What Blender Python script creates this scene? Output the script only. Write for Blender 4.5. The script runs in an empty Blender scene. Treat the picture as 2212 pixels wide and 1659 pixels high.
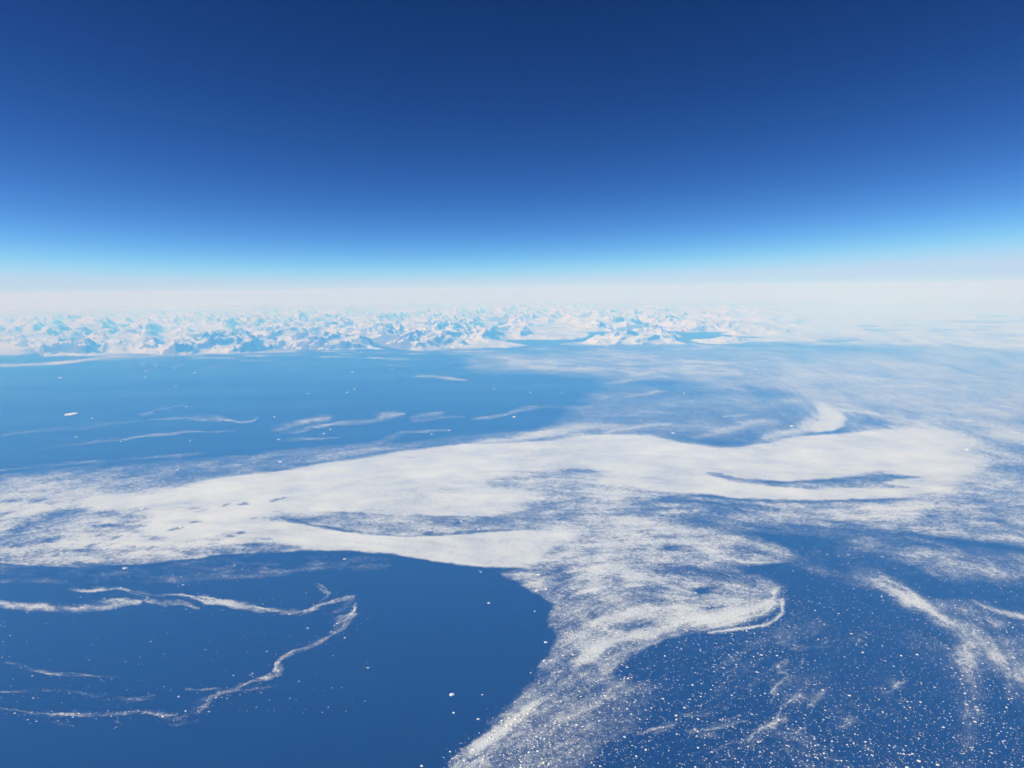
import bpy, math, random
import numpy as np
from mathutils import Matrix, Vector

random.seed(7)
rng = np.random.default_rng(7)
C = bpy.context.scene
R = math.radians

# ------------------------------------------------------------------ camera
CAM_H = 11000.0                 # airliner cruising height, metres
HALF_W, HALF_H, FOC = 1106.0, 829.5, 1475.0     # photograph frame in working pixels
PITCH = math.atan((HALF_H - 625.0) / FOC)
ROLL = R(0.7)
cam_d = bpy.data.cameras.new("camera")
cam = bpy.data.objects.new("camera", cam_d)
C.collection.objects.link(cam)
C.camera = cam
cam_d.sensor_width = 36.0
cam_d.lens = 36.0 * FOC / (2 * HALF_W)
cam_d.clip_start = 10.0
cam_d.clip_end = 3.0e6
CAM_M = Matrix.Rotation(math.pi / 2 - PITCH, 4, 'X') @ Matrix.Rotation(-ROLL, 4, 'Z')
cam.matrix_world = Matrix.Translation((0, 0, CAM_H)) @ CAM_M

# ------------------------------------------------------------------ sky, sun, exposure
SUN_EL, SUN_AZ = R(33), R(-98)          # azimuth from the view direction (+Y), clockwise positive
w = bpy.data.worlds.new("World")
C.world = w
w.use_nodes = True
nt = w.node_tree
nt.nodes.clear()
sky = nt.nodes.new("ShaderNodeTexSky")
sky.sky_type = 'NISHITA'
sky.sun_disc = False
sky.sun_elevation = SUN_EL
sky.sun_rotation = SUN_AZ
sky.altitude = 11000.0
sky.air_density = 1.0
sky.dust_density = 0.6
sky.ozone_density = 3.0
tc = nt.nodes.new("ShaderNodeTexCoord")
sep = nt.nodes.new("ShaderNodeSeparateXYZ")
mx = nt.nodes.new("ShaderNodeMath"); mx.operation = 'MAXIMUM'; mx.inputs[1].default_value = 0.004
cmb = nt.nodes.new("ShaderNodeCombineXYZ")
bg = nt.nodes.new("ShaderNodeBackground")
bg.inputs[1].default_value = 0.11
out = nt.nodes.new("ShaderNodeOutputWorld")
L = nt.links.new
L(tc.outputs['Generated'], sep.inputs[0])
L(sep.outputs[0], cmb.inputs[0]); L(sep.outputs[1], cmb.inputs[1])
L(sep.outputs[2], mx.inputs[0]); L(mx.outputs[0], cmb.inputs[2])
L(cmb.outputs[0], sky.inputs[0]); L(bg.outputs[0], out.inputs[0])
# thin stratospheric-dark sky: contrast of each colour raised about the pale horizon value
ssep = nt.nodes.new("ShaderNodeSeparateColor"); scmb = nt.nodes.new("ShaderNodeCombineColor")
L(sky.outputs[0], ssep.inputs[0]); L(scmb.outputs[0], bg.inputs[0])
SKY_PIVOT, SKY_POW = (1.62, 2.70, 5.09), (2.7, 2.2, 1.65)
SKY_TOP = (3.2, 4.25, 6.3)
for i_ in range(3):
    dv = nt.nodes.new("ShaderNodeMath"); dv.operation = 'DIVIDE'; dv.inputs[1].default_value = SKY_PIVOT[i_]
    pw = nt.nodes.new("ShaderNodeMath"); pw.operation = 'POWER'; pw.inputs[1].default_value = SKY_POW[i_]
    ml = nt.nodes.new("ShaderNodeMath"); ml.operation = 'MULTIPLY'; ml.inputs[1].default_value = SKY_PIVOT[i_]
    L(ssep.outputs[i_], dv.inputs[0]); L(dv.outputs[0], pw.inputs[0]); L(pw.outputs[0], ml.inputs[0]); sm = nt.nodes.new("ShaderNodeMath"); sm.operation = 'SMOOTH_MIN'; sm.inputs[1].default_value = SKY_TOP[i_]; sm.inputs[2].default_value = SKY_TOP[i_] * .6
    L(ml.outputs[0], sm.inputs[0]); L(sm.outputs[0], scmb.inputs[i_])

sd = bpy.data.lights.new("sun", 'SUN')
sd.energy = 4.3
sd.angle = R(0.5)
sd.color = (1.0, 0.995, 0.985)
sun = bpy.data.objects.new("sun", sd)
C.collection.objects.link(sun)
sv = Vector((math.sin(SUN_AZ) * math.cos(SUN_EL), math.cos(SUN_AZ) * math.cos(SUN_EL), math.sin(SUN_EL)))
sun.rotation_euler = sv.to_track_quat('Z', 'Y').to_euler()

C.view_settings.view_transform = 'Standard'
C.view_settings.look = 'None'
C.view_settings.gamma = 1.0
C.view_settings.use_curve_mapping = False
C.view_settings.exposure = 0.55
C.cycles.volume_bounces = 3
C.cycles.max_bounces = 6
C.cycles.sample_clamp_indirect = 4.0

# ------------------------------------------------------------------ helpers
def tag(o, label=None, cat=None, group=None, kind=None):
    if label: o['label'] = label
    if cat: o['category'] = cat
    if group: o['group'] = group
    if kind: o['kind'] = kind
    return o

def link(name, me, mat):
    if mat is not None and not me.materials:
        me.materials.append(mat)
    o = bpy.data.objects.new(name, me)
    C.collection.objects.link(o)
    return o

def mesh_np(name, co, faces, smooth=False, attrs=None):
    """co (n,3) float, faces (m,k) int with k 3 or 4."""
    me = bpy.data.meshes.new(name)
    m, k = faces.shape
    me.vertices.add(len(co)); me.vertices.foreach_set("co", np.ascontiguousarray(co, dtype=np.float32).ravel())
    me.loops.add(m * k); me.loops.foreach_set("vertex_index", np.ascontiguousarray(faces, dtype=np.int32).ravel())
    me.polygons.add(m)
    me.polygons.foreach_set("loop_start", np.arange(0, m * k, k, dtype=np.int32))
    if smooth:
        me.polygons.foreach_set("use_smooth", np.ones(m, dtype=bool))
    for nm, arr in (attrs or {}).items():
        a = me.attributes.new(nm, 'FLOAT', 'POINT')
        a.data.foreach_set("value", np.ascontiguousarray(arr, dtype=np.float32))
    me.update(calc_edges=True)
    return me

CM = np.array(CAM_M.to_3x3())
def ground(px, py):
    """Sea-level point seen at working pixel (px, py) of the photograph."""
    px = np.asarray(px, float); py = np.asarray(py, float)
    d = np.stack([px - HALF_W, HALF_H - py, np.full_like(px, -FOC)], -1) @ CM.T
    t = -CAM_H / d[..., 2]
    return d[..., 0] * t, d[..., 1] * t
def chart(x, y, z=0.0):
    """Inverse of ground(): working pixel coordinates of a world point."""
    p = np.stack([x, y, np.full_like(x, z - CAM_H)], -1) @ CM
    return HALF_W + FOC * p[..., 0] / -p[..., 2], HALF_H - FOC * p[..., 1] / -p[..., 2]

TAB = rng.random((256, 256)) * 2 * np.pi
GX, GY = np.cos(TAB), np.sin(TAB)
def perlin(x, y):
    xi = np.floor(x).astype(np.int64); yi = np.floor(y).astype(np.int64)
    xf = x - xi; yf = y - yi
    u = xf * xf * xf * (xf * (xf * 6 - 15) + 10); v = yf * yf * yf * (yf * (yf * 6 - 15) + 10)
    x0 = xi & 255; x1 = (xi + 1) & 255; y0 = yi & 255; y1 = (yi + 1) & 255
    a = GX[x0, y0] * xf + GY[x0, y0] * yf
    b = GX[x1, y0] * (xf - 1) + GY[x1, y0] * yf
    c = GX[x0, y1] * xf + GY[x0, y1] * (yf - 1)
    d = GX[x1, y1] * (xf - 1) + GY[x1, y1] * (yf - 1)
    return ((a + u * (b - a)) + v * ((c + u * (d - c)) - (a + u * (b - a)))) * 1.5
def fbm(x, y, scale, octs, gain=0.5, lac=2.03, seed=0.0):
    s = 0; amp = 1.0; tot = 0
    for i in range(octs):
        s = s + amp * perlin(x / scale + 17.3 * i + seed, y / scale - 9.7 * i + seed * 1.7)
        tot += amp; amp *= gain; scale /= lac
    return s / tot ** 0.7
def sstep(a, b, x):
    t = np.clip((x - a) / (b - a), 0, 1)
    return t * t * (3 - 2 * t)
def blur(a, sx, sy):
    for ax, s in ((1, sx), (0, sy)):
        if s < 0.3: continue
        r = int(math.ceil(s * 2.5)); k = np.exp(-0.5 * (np.arange(-r, r + 1) / s) ** 2); k /= k.sum()
        p = np.pad(a, [(r, r) if i == ax else (0, 0) for i in (0, 1)], mode='edge')
        n = a.shape[ax]; o = np.zeros_like(a)
        for i, kv in enumerate(k):
            o += kv * (p[:, i:i + n] if ax == 1 else p[i:i + n, :])
        a = o
    return a

# ------------------------------------------------------------------ materials
def new_mat(name):
    m = bpy.data.materials.new(name); m.use_nodes = True
    m.node_tree.nodes.clear()
    return m, m.node_tree
def water_nodes(t):
    """Cold open ocean; used by the sea and by the water between the floes."""
    N = t.nodes.new
    p = N("ShaderNodeBsdfPrincipled")
    g = N("ShaderNodeNewGeometry")
    n = N("ShaderNodeTexNoise"); n.inputs['Scale'].default_value = 1 / 9000; n.inputs['Detail'].default_value = 5
    mp = N("ShaderNodeMapping"); mp.inputs['Scale'].default_value = (0.35, 1, 1); mp.inputs['Rotation'].default_value = (0, 0, 0.3)
    r = N("ShaderNodeMapRange"); r.inputs[1].default_value = 0.35; r.inputs[2].default_value = 0.65
    r.inputs[3].default_value = 0.30; r.inputs[4].default_value = 0.42
    c = N("ShaderNodeMix"); c.data_type = 'RGBA'
    c.inputs[6].default_value = (0.0003, 0.0035, 0.036, 1); c.inputs[7].default_value = (0.0008, 0.0095, 0.075, 1)
    t.links.new(g.outputs['Position'], mp.inputs[0]); t.links.new(mp.outputs[0], n.inputs[0])
    t.links.new(n.outputs[0], r.inputs[0]); t.links.new(n.outputs[0], c.inputs[0])
    t.links.new(r.outputs[0], p.inputs['Roughness']); t.links.new(c.outputs[2], p.inputs['Base Color'])
    p.inputs['IOR'].default_value = 1.33
    return p
def mat_water():
    m, t = new_mat("sea_water")
    o = t.nodes.new("ShaderNodeOutputMaterial"); t.links.new(water_nodes(t).outputs[0], o.inputs[0])
    return m
def mat_ice_cover():
    """Broken ice: attribute 'cover' is the share of each spot that is ice, the rest is water."""
    m, t = new_mat("drift_ice")
    N = t.nodes.new; l = t.links.new
    o = N("ShaderNodeOutputMaterial"); mixs = N("ShaderNodeMixShader")
    ice = N("ShaderNodeBsdfPrincipled")
    a = N("ShaderNodeAttribute"); a.attribute_name = "cover"
    g = N("ShaderNodeNewGeometry")
    n = N("ShaderNodeTexNoise"); n.inputs['Scale'].default_value = 1 / 2600; n.inputs['Detail'].default_value = 8; n.inputs['Roughness'].default_value = 0.62
    cr = N("ShaderNodeMix"); cr.data_type = 'RGBA'
    cr.inputs[6].default_value = (0.61, 0.68, 0.74, 1); cr.inputs[7].default_value = (0.74, 0.79, 0.83, 1)
    mr = N("ShaderNodeMapRange"); mr.inputs[1].default_value = 0.38; mr.inputs[2].default_value = 0.6
    l(g.outputs['Position'], n.inputs[0]); l(n.outputs[0], mr.inputs[0]); l(mr.outputs[0], cr.inputs[0]); l(cr.outputs[2], ice.inputs['Base Color'])
    ice.inputs['Roughness'].default_value = 0.8
    ice.inputs['Specular IOR Level'].default_value = 0.2
    # floe-sized grain: cells of ice and leads whose share follows the cover
    v = N("ShaderNodeTexVoronoi"); v.inputs['Scale'].default_value = 1 / 95
    l(g.outputs['Position'], v.inputs[0])
    sp = N("ShaderNodeSeparateColor"); l(v.outputs['Color'], sp.inputs[0])
    s1 = N("ShaderNodeMath"); s1.operation = 'SUBTRACT'; s1.inputs[1].default_value = 0.5; l(sp.outputs[0], s1.inputs[0])
    pk = N("ShaderNodeMath"); pk.operation = 'SUBTRACT'; pk.inputs[0].default_value = 1.0; l(a.outputs['Fac'], pk.inputs[1])
    pk2 = N("ShaderNodeMath"); pk2.operation = 'MULTIPLY'; l(a.outputs['Fac'], pk2.inputs[0]); l(pk.outputs[0], pk2.inputs[1])
    pk3 = N("ShaderNodeMath"); pk3.operation = 'MULTIPLY'; pk3.inputs[1].default_value = 1.6; l(pk2.outputs[0], pk3.inputs[0])
    m1 = N("ShaderNodeMath"); m1.operation = 'MULTIPLY'; l(s1.outputs[0], m1.inputs[0]); l(pk3.outputs[0], m1.inputs[1])
    ad = N("ShaderNodeMath"); ad.operation = 'ADD'; ad.use_clamp = True; l(a.outputs['Fac'], ad.inputs[0]); l(m1.outputs[0], ad.inputs[1])
    l(ad.outputs[0], mixs.inputs[0]); l(water_nodes(t).outputs[0], mixs.inputs[1]); l(ice.outputs[0], mixs.inputs[2]); l(mixs.outputs[0], o.inputs[0])
    return m
def mat_plain(name, c1, c2, scale, rough=0.8):
    m, t = new_mat(name)
    N = t.nodes.new; l = t.links.new
    o = N("ShaderNodeOutputMaterial"); p = N("ShaderNodeBsdfPrincipled"); g = N("ShaderNodeNewGeometry")
    n = N("ShaderNodeTexNoise"); n.inputs['Scale'].default_value = 1 / scale; n.inputs['Detail'].default_value = 6
    c = N("ShaderNodeMix"); c.data_type = 'RGBA'; c.inputs[6].default_value = (*c1, 1); c.inputs[7].default_value = (*c2, 1)
    mr = N("ShaderNodeMapRange"); mr.inputs[1].default_value = 0.35; mr.inputs[2].default_value = 0.65
    l(g.outputs['Position'], n.inputs[0]); l(n.outputs[0], mr.inputs[0]); l(mr.outputs[0], c.inputs[0]); l(c.outputs[2], p.inputs['Base Color'])
    p.inputs['Roughness'].default_value = rough; p.inputs['Specular IOR Level'].default_value = 0.2
    l(p.outputs[0], o.inputs[0])
    return m
def mat_mountain():
    """Snow on the gentler ground, rocky where it is steep or blown clear; farthest land greyed for the haze."""
    m, t = new_mat("snow_and_rock")
    N = t.nodes.new; l = t.links.new
    o = N("ShaderNodeOutputMaterial"); p = N("ShaderNodeBsdfPrincipled"); g = N("ShaderNodeNewGeometry")
    a = N("ShaderNodeAttribute"); a.attribute_name = "rock_haze"
    n = N("ShaderNodeTexNoise"); n.inputs['Scale'].default_value = 1 / 900; n.inputs['Detail'].default_value = 8; n.inputs['Roughness'].default_value = 0.7
    l(g.outputs['Position'], n.inputs[0])
    s = N("ShaderNodeMath"); s.operation = 'SUBTRACT'; s.inputs[1].default_value = 0.5; l(n.outputs[0], s.inputs[0])
    ad = N("ShaderNodeMath"); ad.operation = 'MULTIPLY_ADD'; ad.inputs[1].default_value = 1.6; l(s.outputs[0], ad.inputs[0]); l(a.outputs['Fac'], ad.inputs[2])
    mr = N("ShaderNodeMapRange"); mr.inputs[1].default_value = 0.3; mr.inputs[2].default_value = 0.7; l(ad.outputs[0], mr.inputs[0])
    c = N("ShaderNodeMix"); c.data_type = 'RGBA'; c.inputs[6].default_value = (0.57, 0.67, 0.78, 1); c.inputs[7].default_value = (0.13, 0.13, 0.14, 1)
    l(mr.outputs[0], c.inputs[0]); l(c.outputs[2], p.inputs['Base Color'])
    p.inputs['Roughness'].default_value = 0.85; p.inputs['Specular IOR Level'].default_value = 0.15
    l(p.outputs[0], o.inputs[0])
    return m
M_WATER = mat_water(); M_ICE = mat_ice_cover(); M_MTN = mat_mountain()
M_FLOE = mat_plain("snow_covered_floe", (0.78, 0.80, 0.82), (0.88, 0.88, 0.87), 400)
M_BERG = mat_plain("glacier_ice", (0.80, 0.84, 0.88), (0.92, 0.92, 0.92), 60)
M_SKERRY = mat_plain("bare_coastal_rock", (0.20, 0.15, 0.14), (0.34, 0.29, 0.28), 500)

# ------------------------------------------------------------------ sea
FAR = 640000.0
nr_, na_ = 48, 160
rr_ = np.linspace(0.0, 1.0, nr_ + 1)[1:] ** 2.2 * FAR
th_ = np.linspace(0, 2 * np.pi, na_, endpoint=False)
co = [(0.0, 0.0, 0.0)] + [(r_ * math.cos(t_), r_ * math.sin(t_), 0.0) for r_ in rr_ for t_ in th_]
fc = [(1 + q * na_ + i, 1 + (q + 1) * na_ + i, 1 + (q + 1) * na_ + (i + 1) % na_, 1 + q * na_ + (i + 1) % na_) for q in range(nr_ - 1) for i in range(na_)]
fc += [(0, 1 + i, 1 + (i + 1) % na_) for i in range(na_)]
sea_me = bpy.data.meshes.new("sea"); sea_me.from_pydata(co, [], fc)
o = link("sea", sea_me, M_WATER)
tag(o, "deep blue polar sea reaching from below the camera to the far coast", kind='structure')

# ------------------------------------------------------------------ haze
HAZE_TOP = CAM_H + 1800.0
def box_mesh(name, x0, x1, y0, y1, z0, z1):
    co = np.array([(x, y, z) for z in (z0, z1) for y in (y0, y1) for x in (x0, x1)], float)
    f = np.array([(0, 2, 3, 1), (4, 5, 7, 6), (0, 1, 5, 4), (1, 3, 7, 5), (3, 2, 6, 7), (2, 0, 4, 6)])
    return mesh_np(name, co, f)
m, t = new_mat("air_haze")
pv = t.nodes.new("ShaderNodeVolumePrincipled")
pv.inputs['Color'].default_value = (0.088, 0.365, 1.0, 1)
pv.inputs['Absorption Color'].default_value = (1, 1, 1, 1)
pv.inputs['Density'].default_value = 2.0e-5
pv.inputs['Anisotropy'].default_value = 0.0
o_ = t.nodes.new("ShaderNodeOutputMaterial"); t.links.new(pv.outputs[0], o_.inputs['Volume'])
hz = link("haze", box_mesh("haze", -FAR - 2000, FAR + 2000, -FAR - 2000, FAR + 2000, -1.0, HAZE_TOP), m)
tag(hz, "clear blue air thickening into pale haze towards the horizon", kind='stuff')

# ------------------------------------------------------------------ chart of the drift ice
# A map of the sea surface: columns X0..X1, rows Y0..Y1 of working pixels, each cell a real place on the water.
DX, DY = 1.8, 1.5
X0, X1, Y0, Y1 = -150.0, 2362.0, 662.0, 1740.0
cx = np.arange(X0, X1, DX); cy = np.arange(Y0, Y1, DY)
PX, PY = np.meshgrid(cx, cy)
WX, WY = ground(PX, PY)
NR, NC = PX.shape
cover = np.zeros((NR, NC))       # mean share of ice
rough = np.full((NR, NC), 1.0)   # how streaky and broken it is

def sub(x0, y0, x1, y1):
    a = int(np.clip((x0 - X0) / DX, 0, NC)); b = int(np.clip((x1 - X0) / DX + 2, 0, NC))
    c = int(np.clip((y0 - Y0) / DY, 0, NR)); d = int(np.clip((y1 - Y0) / DY + 2, 0, NR))
    return slice(c, d), slice(a, b)
def poly_mask(pts, soft):
    xs = [p[0] for p in pts]; ys = [p[1] for p in pts]; pad = soft * 3 + 4
    s = sub(min(xs) - pad, min(ys) - pad, max(xs) + pad, max(ys) + pad)
    x, y = PX[s], PY[s]; ins = np.zeros(x.shape, bool); n = len(pts)
    for i in range(n):
        (xa, ya), (xb, yb) = pts[i], pts[(i + 1) % n]
        if ya == yb: continue
        ins ^= ((ya > y) != (yb > y)) & (x < (xb - xa) * (y - ya) / (yb - ya) + xa)
    return s, blur(ins.astype(float), soft / DX, soft * 0.45 / DY)
def fill(pts, v, soft=6, r=None):
    s, m = poly_mask(pts, soft)
    cover[s] += (v - cover[s]) * m
    if r is not None: rough[s] += (r - rough[s]) * m
def smooth_line(pts, step=6.0):
    p = np.array(pts, float); n = len(p); o = []
    for i in range(n - 1):
        a, b, c, d = p[max(i - 1, 0)], p[i], p[i + 1], p[min(i + 2, n - 1)]
        k = max(2, int(np.hypot(*(c - b)[:2]) / step))
        for t_ in np.arange(k) / k:
            o.append(0.5 * ((2 * b) + (c - a) * t_ + (2 * a - 5 * b + 4 * c - d) * t_ ** 2 + (3 * b - a - 3 * c + d) * t_ ** 3))
    o.append(p[-1]); return np.array(o)
def stroke(pts, wd, v, soft=0.5, wander=0.0, taper=True, r=None, flat=2.2):
    """Band of ice along a line; wd half width, flat = how much narrower it is up the frame than across."""
    p = smooth_line([(q[0], q[1]) for q in pts]); n = len(p)
    if wander:
        tt = np.arange(n); ph = rng.random(6) * 6.28
        wv = sum(np.sin(tt * 6 / L_ + ph[i]) / (i + 1) for i, L_ in enumerate((14, 7.3, 4.1, 2.3)))
        p[:, 1] += wander * wv; p[:, 0] += wander * 1.4 * np.roll(wv, 3)
    nz = np.convolve(rng.standard_normal(n + 12), np.hanning(9) / 2.0, 'same')[6:n + 6]; brk = np.clip(.78 + .36 * nz, .35, 1.1)
    pad = wd * 3 + 4
    s = sub(p[:, 0].min() - pad, p[:, 1].min() - pad, p[:, 0].max() + pad, p[:, 1].max() + pad)
    x, y = PX[s], PY[s]; best = np.zeros(x.shape)
    for i in range(n - 1):
        f = (i + .5) / n; tp = (math.sin(math.pi * min(max(f, .02), .98)) ** 0.5) if taper else 1.0
        (xa, ya), (xb, yb) = p[i], p[i + 1]
        q = max(wd * 3, 5)
        c0 = max(int((min(xa, xb) - q - x[0, 0]) / DX), 0); c1 = int((max(xa, xb) + q - x[0, 0]) / DX) + 2
        r0 = max(int((min(ya, yb) - q - y[0, 0]) / DY), 0); r1 = int((max(ya, yb) + q - y[0, 0]) / DY) + 2
        if c1 <= 0 or r1 <= 0: continue
        u, w_ = x[r0:r1, c0:c1], y[r0:r1, c0:c1]
        if u.size == 0: continue
        ex, ey = xb - xa, (yb - ya) * flat; L2 = ex * ex + ey * ey + 1e-9
        tt = np.clip(((u - xa) * ex + (w_ - ya) * flat * ey) / L2, 0, 1)
        d = np.hypot(u - xa - tt * ex, (w_ - ya) * flat - tt * ey)
        m = np.exp(-(d / max(wd * (0.35 + 0.65 * tp), 1.3)) ** 2 * 1.2) * (0.25 + 0.75 * tp) * (brk[i] if wander else 1.0)
        best[r0:r1, c0:c1] = np.maximum(best[r0:r1, c0:c1], m)
    if v >= 0.3:
        cover[s] = np.maximum(cover[s], cover[s] + (v - cover[s]) * best) 
    else:
        cover[s] += (v - cover[s]) * best
    if r is not None: rough[s] += (r - rough[s]) * best

#PAINT
# far thin ice; the soft haze on the right is painted as ice cover
fill([(1050,762),(1250,752),(1500,742),(1800,738),(2400,738),(2400,900),(2000,905),(1850,900),(1750,880),(1690,850),(1500,832),(1330,822),(1200,800),(1000,800)], .30, 22, .55)
fill([(1700,780),(1900,752),(2120,760),(2400,770),(2400,905),(2100,900),(1960,905),(1850,880),(1760,840)], .52, 30, .5)
fill([(1300,835),(1500,838),(1640,850),(1720,872),(1790,905),(1740,930),(1600,950),(1450,950),(1300,935),(1200,930),(1240,890)], .20, 22, .7)
fill([(1080,766),(1380,768),(1480,788),(1700,800),(1780,850),(1700,838),(1500,815),(1300,800),(1100,790)], .42, 12, .9)
fill([(2062,745),(2130,736),(2400,726),(2400,757),(2200,753),(2110,750)], .95, 3, .5)
fill([(1750,742),(1860,728),(2060,730),(2180,738),(2060,742),(1950,742),(1850,747)], .65, 8, .8)
fill([(1740,728),(1900,716),(2400,706),(2400,740),(2060,742),(1850,740)], .62, 9, .9)
fill([(1700,700),(1900,680),(2212,664),(2500,650),(2500,745),(2060,742),(1850,742),(1640,742),(1600,735)], .78, 9, 1.3)
for q in range(26):
    sx = rng.uniform(1760, 2250); sy = rng.uniform(672, 738); ln = rng.uniform(60, 220)
    stroke([(sx, sy), (sx + ln * .5, sy + rng.uniform(-2, 2)), (sx + ln, sy + rng.uniform(-3, 3))], rng.uniform(3, 7), rng.choice([.12, .25, .95]), wander=.5, r=1.0, flat=3.5)
for q in range(46):
    sx = rng.uniform(1300, 2250); sy = rng.uniform(750, 900); ln = rng.uniform(40, 170); dr = -.12 + .35 * sstep(1600, 1900, sx)
    stroke([(sx, sy), (sx + ln * .5, sy + ln * .5 * dr + rng.uniform(-3, 3)), (sx + ln, sy + ln * dr)], rng.uniform(4, 12), rng.choice([.28, .6, .7]), wander=.8, r=1.0, flat=2.6)
for q in range(60):
    sx = rng.uniform(300, 1300) ; sy = 752 + abs(rng.normal(0, 16)); ln = rng.uniform(20, 130)
    stroke([(sx, sy), (sx + ln, sy + rng.uniform(-3, 3))], rng.uniform(1.6, 4), rng.uniform(.2, .55), wander=.5, flat=2.8)
stroke([(1560,745),(1700,754),(1800,752),(2000,760)], 14, .15, r=.5)
fill([(-200,735),(40,735),(110,741),(60,745),(112,750),(40,756),(90,760),(30,768),(-200,772)], .72, 5, 1.0)
stroke([(-150,796),(0,790),(90,786),(160,781),(200,775),(300,766)], 7, .8)
stroke([(200,778),(300,770),(420,762),(640,758)], 10, .5)
for a in ([(1085,774),(1150,779),(1200,776)], [(1225,770),(1300,776),(1375,772),(1420,780)], [(1123,793),(1250,797),(1360,799),(1432,807)],
          [(1340,800),(1400,812),(1460,818)], [(1460,778),(1530,783),(1600,790)], [(1460,790),(1560,796),(1680,812)], 
          [(900,812),(960,816),(1000,822)], [(1460,834),(1560,838),(1640,845)], [(930,755),(1000,759),(1090,758)], [(1500,745),(1580,752),(1660,753),(1790,755)]):
    stroke(a, 7, .6, r=1.2)
# pale arm that ends in the bright hook
stroke([(1690,775),(1700,800),(1720,830),(1760,862),(1800,885)], 34, .62, r=.4)
fill([(1750,862),(1800,884),(1822,893),(1830,908),(1818,922),(1792,931),(1765,934),(1752,925),(1762,905),(1770,890)], .97, 3, .25)
stroke([(1725,930),(1748,915),(1768,892)], 20, .66, r=1.0)
fill([(1822,905),(1860,915),(1925,930),(1900,945),(1850,950),(1790,940),(1820,928)], .22, 9)
# open sea with wisps, upper left
for a, wd, v in (([(-100,1022),(0,1015),(150,1002),(340,987),(442,978)],6,.5), ([(544,987),(650,975),(752,963)],8,.7), ([(10,938),(90,930),(170,924),(240,915),(306,908)],6,.45),
          ([(75,973),(136,963),(279,946),(350,938),(425,932),(510,932)],4,.6), ([(320,906),(380,903),(442,906),(493,909),(527,912),(550,909),(558,904),(551,900)],4,.75),
          ([(400,903),(430,900),(480,903)],9,.3), ([(592,930),(629,918),(670,912),(707,902)],11,.72), ([(600,935),(640,932),(670,922)],6,.5), ([(680,922),(740,915),(810,908),(858,898)],6,.75),
          ([(815,902),(840,897),(872,893)],9,.7), ([(885,908),(940,905),(1000,901)],5,.75), ([(885,902),(920,896),(958,891)],6,.7), ([(708,973),(780,962),(820,956),(878,935)],12,.5),
          ([(600,952),(680,947),(740,945)],7,.35), ([(850,938),(900,932),(960,930)],9,.3),
          ([(1021,907),(1075,898),(1116,888),(1140,881),(1160,878),(1204,879),(1240,879),(1266,878),(1286,872),(1300,862),(1317,853)],4.5,.95),
          ([(400,873),(360,882),(330,888)],3,.4), ([(300,898),(330,890)],3,.6)):
    stroke(a, wd * .55, v, wander=1.0, r=1.5); stroke(a, wd * 2.2, v * .20, wander=1.0, r=1.3)
fill([(-200,1052),(0,1032),(150,1018),(330,1003),(520,990),(700,975),(860,962),(980,948),(1150,935),(1270,920),(1290,940),(1100,957),(960,962),(860,973),(700,1000),(560,1022),(400,1045),(250,1065),(100,1085),(-200,1095)], .34, 14, 1.25)
fill([(-200,1060),(0,1045),(120,1040),(260,1050),(200,1075),(0,1100),(-200,1100)], .62, 14, 1.0)
stroke([(1030,955),(1130,945),(1200,932),(1280,920),(1350,925)], 18, .78)
stroke([(1300,935),(1380,922),(1450,915)], 8, .7)
stroke([(1500,945),(1580,925),(1640,910),(1680,912)], 16, .7)
stroke([(1640,950),(1700,935),(1760,925)], 18, .85)
stroke([(1560,900),(1620,895)], 6, .6)
# the pack: left broken part, then the solid band
fill([(-200,1088),(100,1078),(300,1075),(600,1100),(640,1150),(700,1186),(560,1196),(480,1199),(400,1208),(300,1219),(200,1227),(100,1224),(0,1216),(-200,1205)], .60, 2.5, 1.65)
fill([(200,1070),(330,1055),(480,1031),(600,1018),(700,1001),(800,985),(880,972),(970,961),(1100,958),(1200,951),(1280,938),(1400,940),(1480,956),(1560,968),(1650,958),(1720,943),(1800,938),(1900,930),(1990,915),(2060,925),(2130,955),(2150,1000),(2090,1040),(2060,1075),(1940,1075),(1800,1080),(1680,1080),(1600,1076),(1500,1067),(1400,1060),(1300,1055),(1180,1050),(1170,1080),(1130,1105),(1060,1118),(900,1113),(700,1106),(600,1108),(560,1140),(420,1165),(300,1158),(330,1120),(230,1100),(170,1085)], .955, 3.5, .9)
fill([(600,1104),(700,1107),(850,1111),(1000,1116),(1100,1112),(1220,1105),(1300,1120),(1230,1138),(1150,1143),(1040,1147),(950,1153),(850,1156),(740,1147),(660,1128),(610,1114)], .50, 4, 1.05)
fill([(420,1190),(480,1165),(600,1125),(660,1135),(740,1150),(850,1158),(950,1156),(1100,1149),(1180,1142),(1245,1144),(1250,1160),(1220,1180),(1180,1200),(1165,1215),(1150,1228),(1060,1229),(960,1216),(850,1196),(760,1190),(640,1188),(520,1192)], .955, 3, .85)
fill([(1040,1040),(1110,1025),(1250,1020),(1400,1058),(1500,1068),(1330,1085),(1200,1082),(1160,1100),(1120,1090),(1180,1070),(1120,1060),(1050,1050)], .66, 8, 1.3)
fill([(1190,1012),(1260,1012),(1300,1022),(1250,1024)], .3, 4)
stroke([(1330,1062),(1420,1072),(1520,1080),(1650,1090),(1800,1090),(1950,1082)], 14, .30, r=1.2)
fill([(2060,925),(2130,940),(2400,1000),(2400,1120),(2200,1140),(2000,1120),(1940,1080),(2060,1074),(2090,1035),(2150,1000)], .52, 12, 1.3)
fill([(1930,900),(2080,905),(2212,925),(2400,940),(2400,975),(2212,960),(2100,930),(1990,930)], .62, 12, 1.1)
stroke([(2004,900),(2050,915),(2089,935),(2150,952),(2240,975),(2350,990)], 13, .08, r=.8)
fill([(2160,952),(2240,962),(2400,975),(2400,992),(2230,985),(2180,972)], .06, 4)
stroke([(2090,925),(2150,942),(2212,955),(2300,962)], 7, .9)
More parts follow.
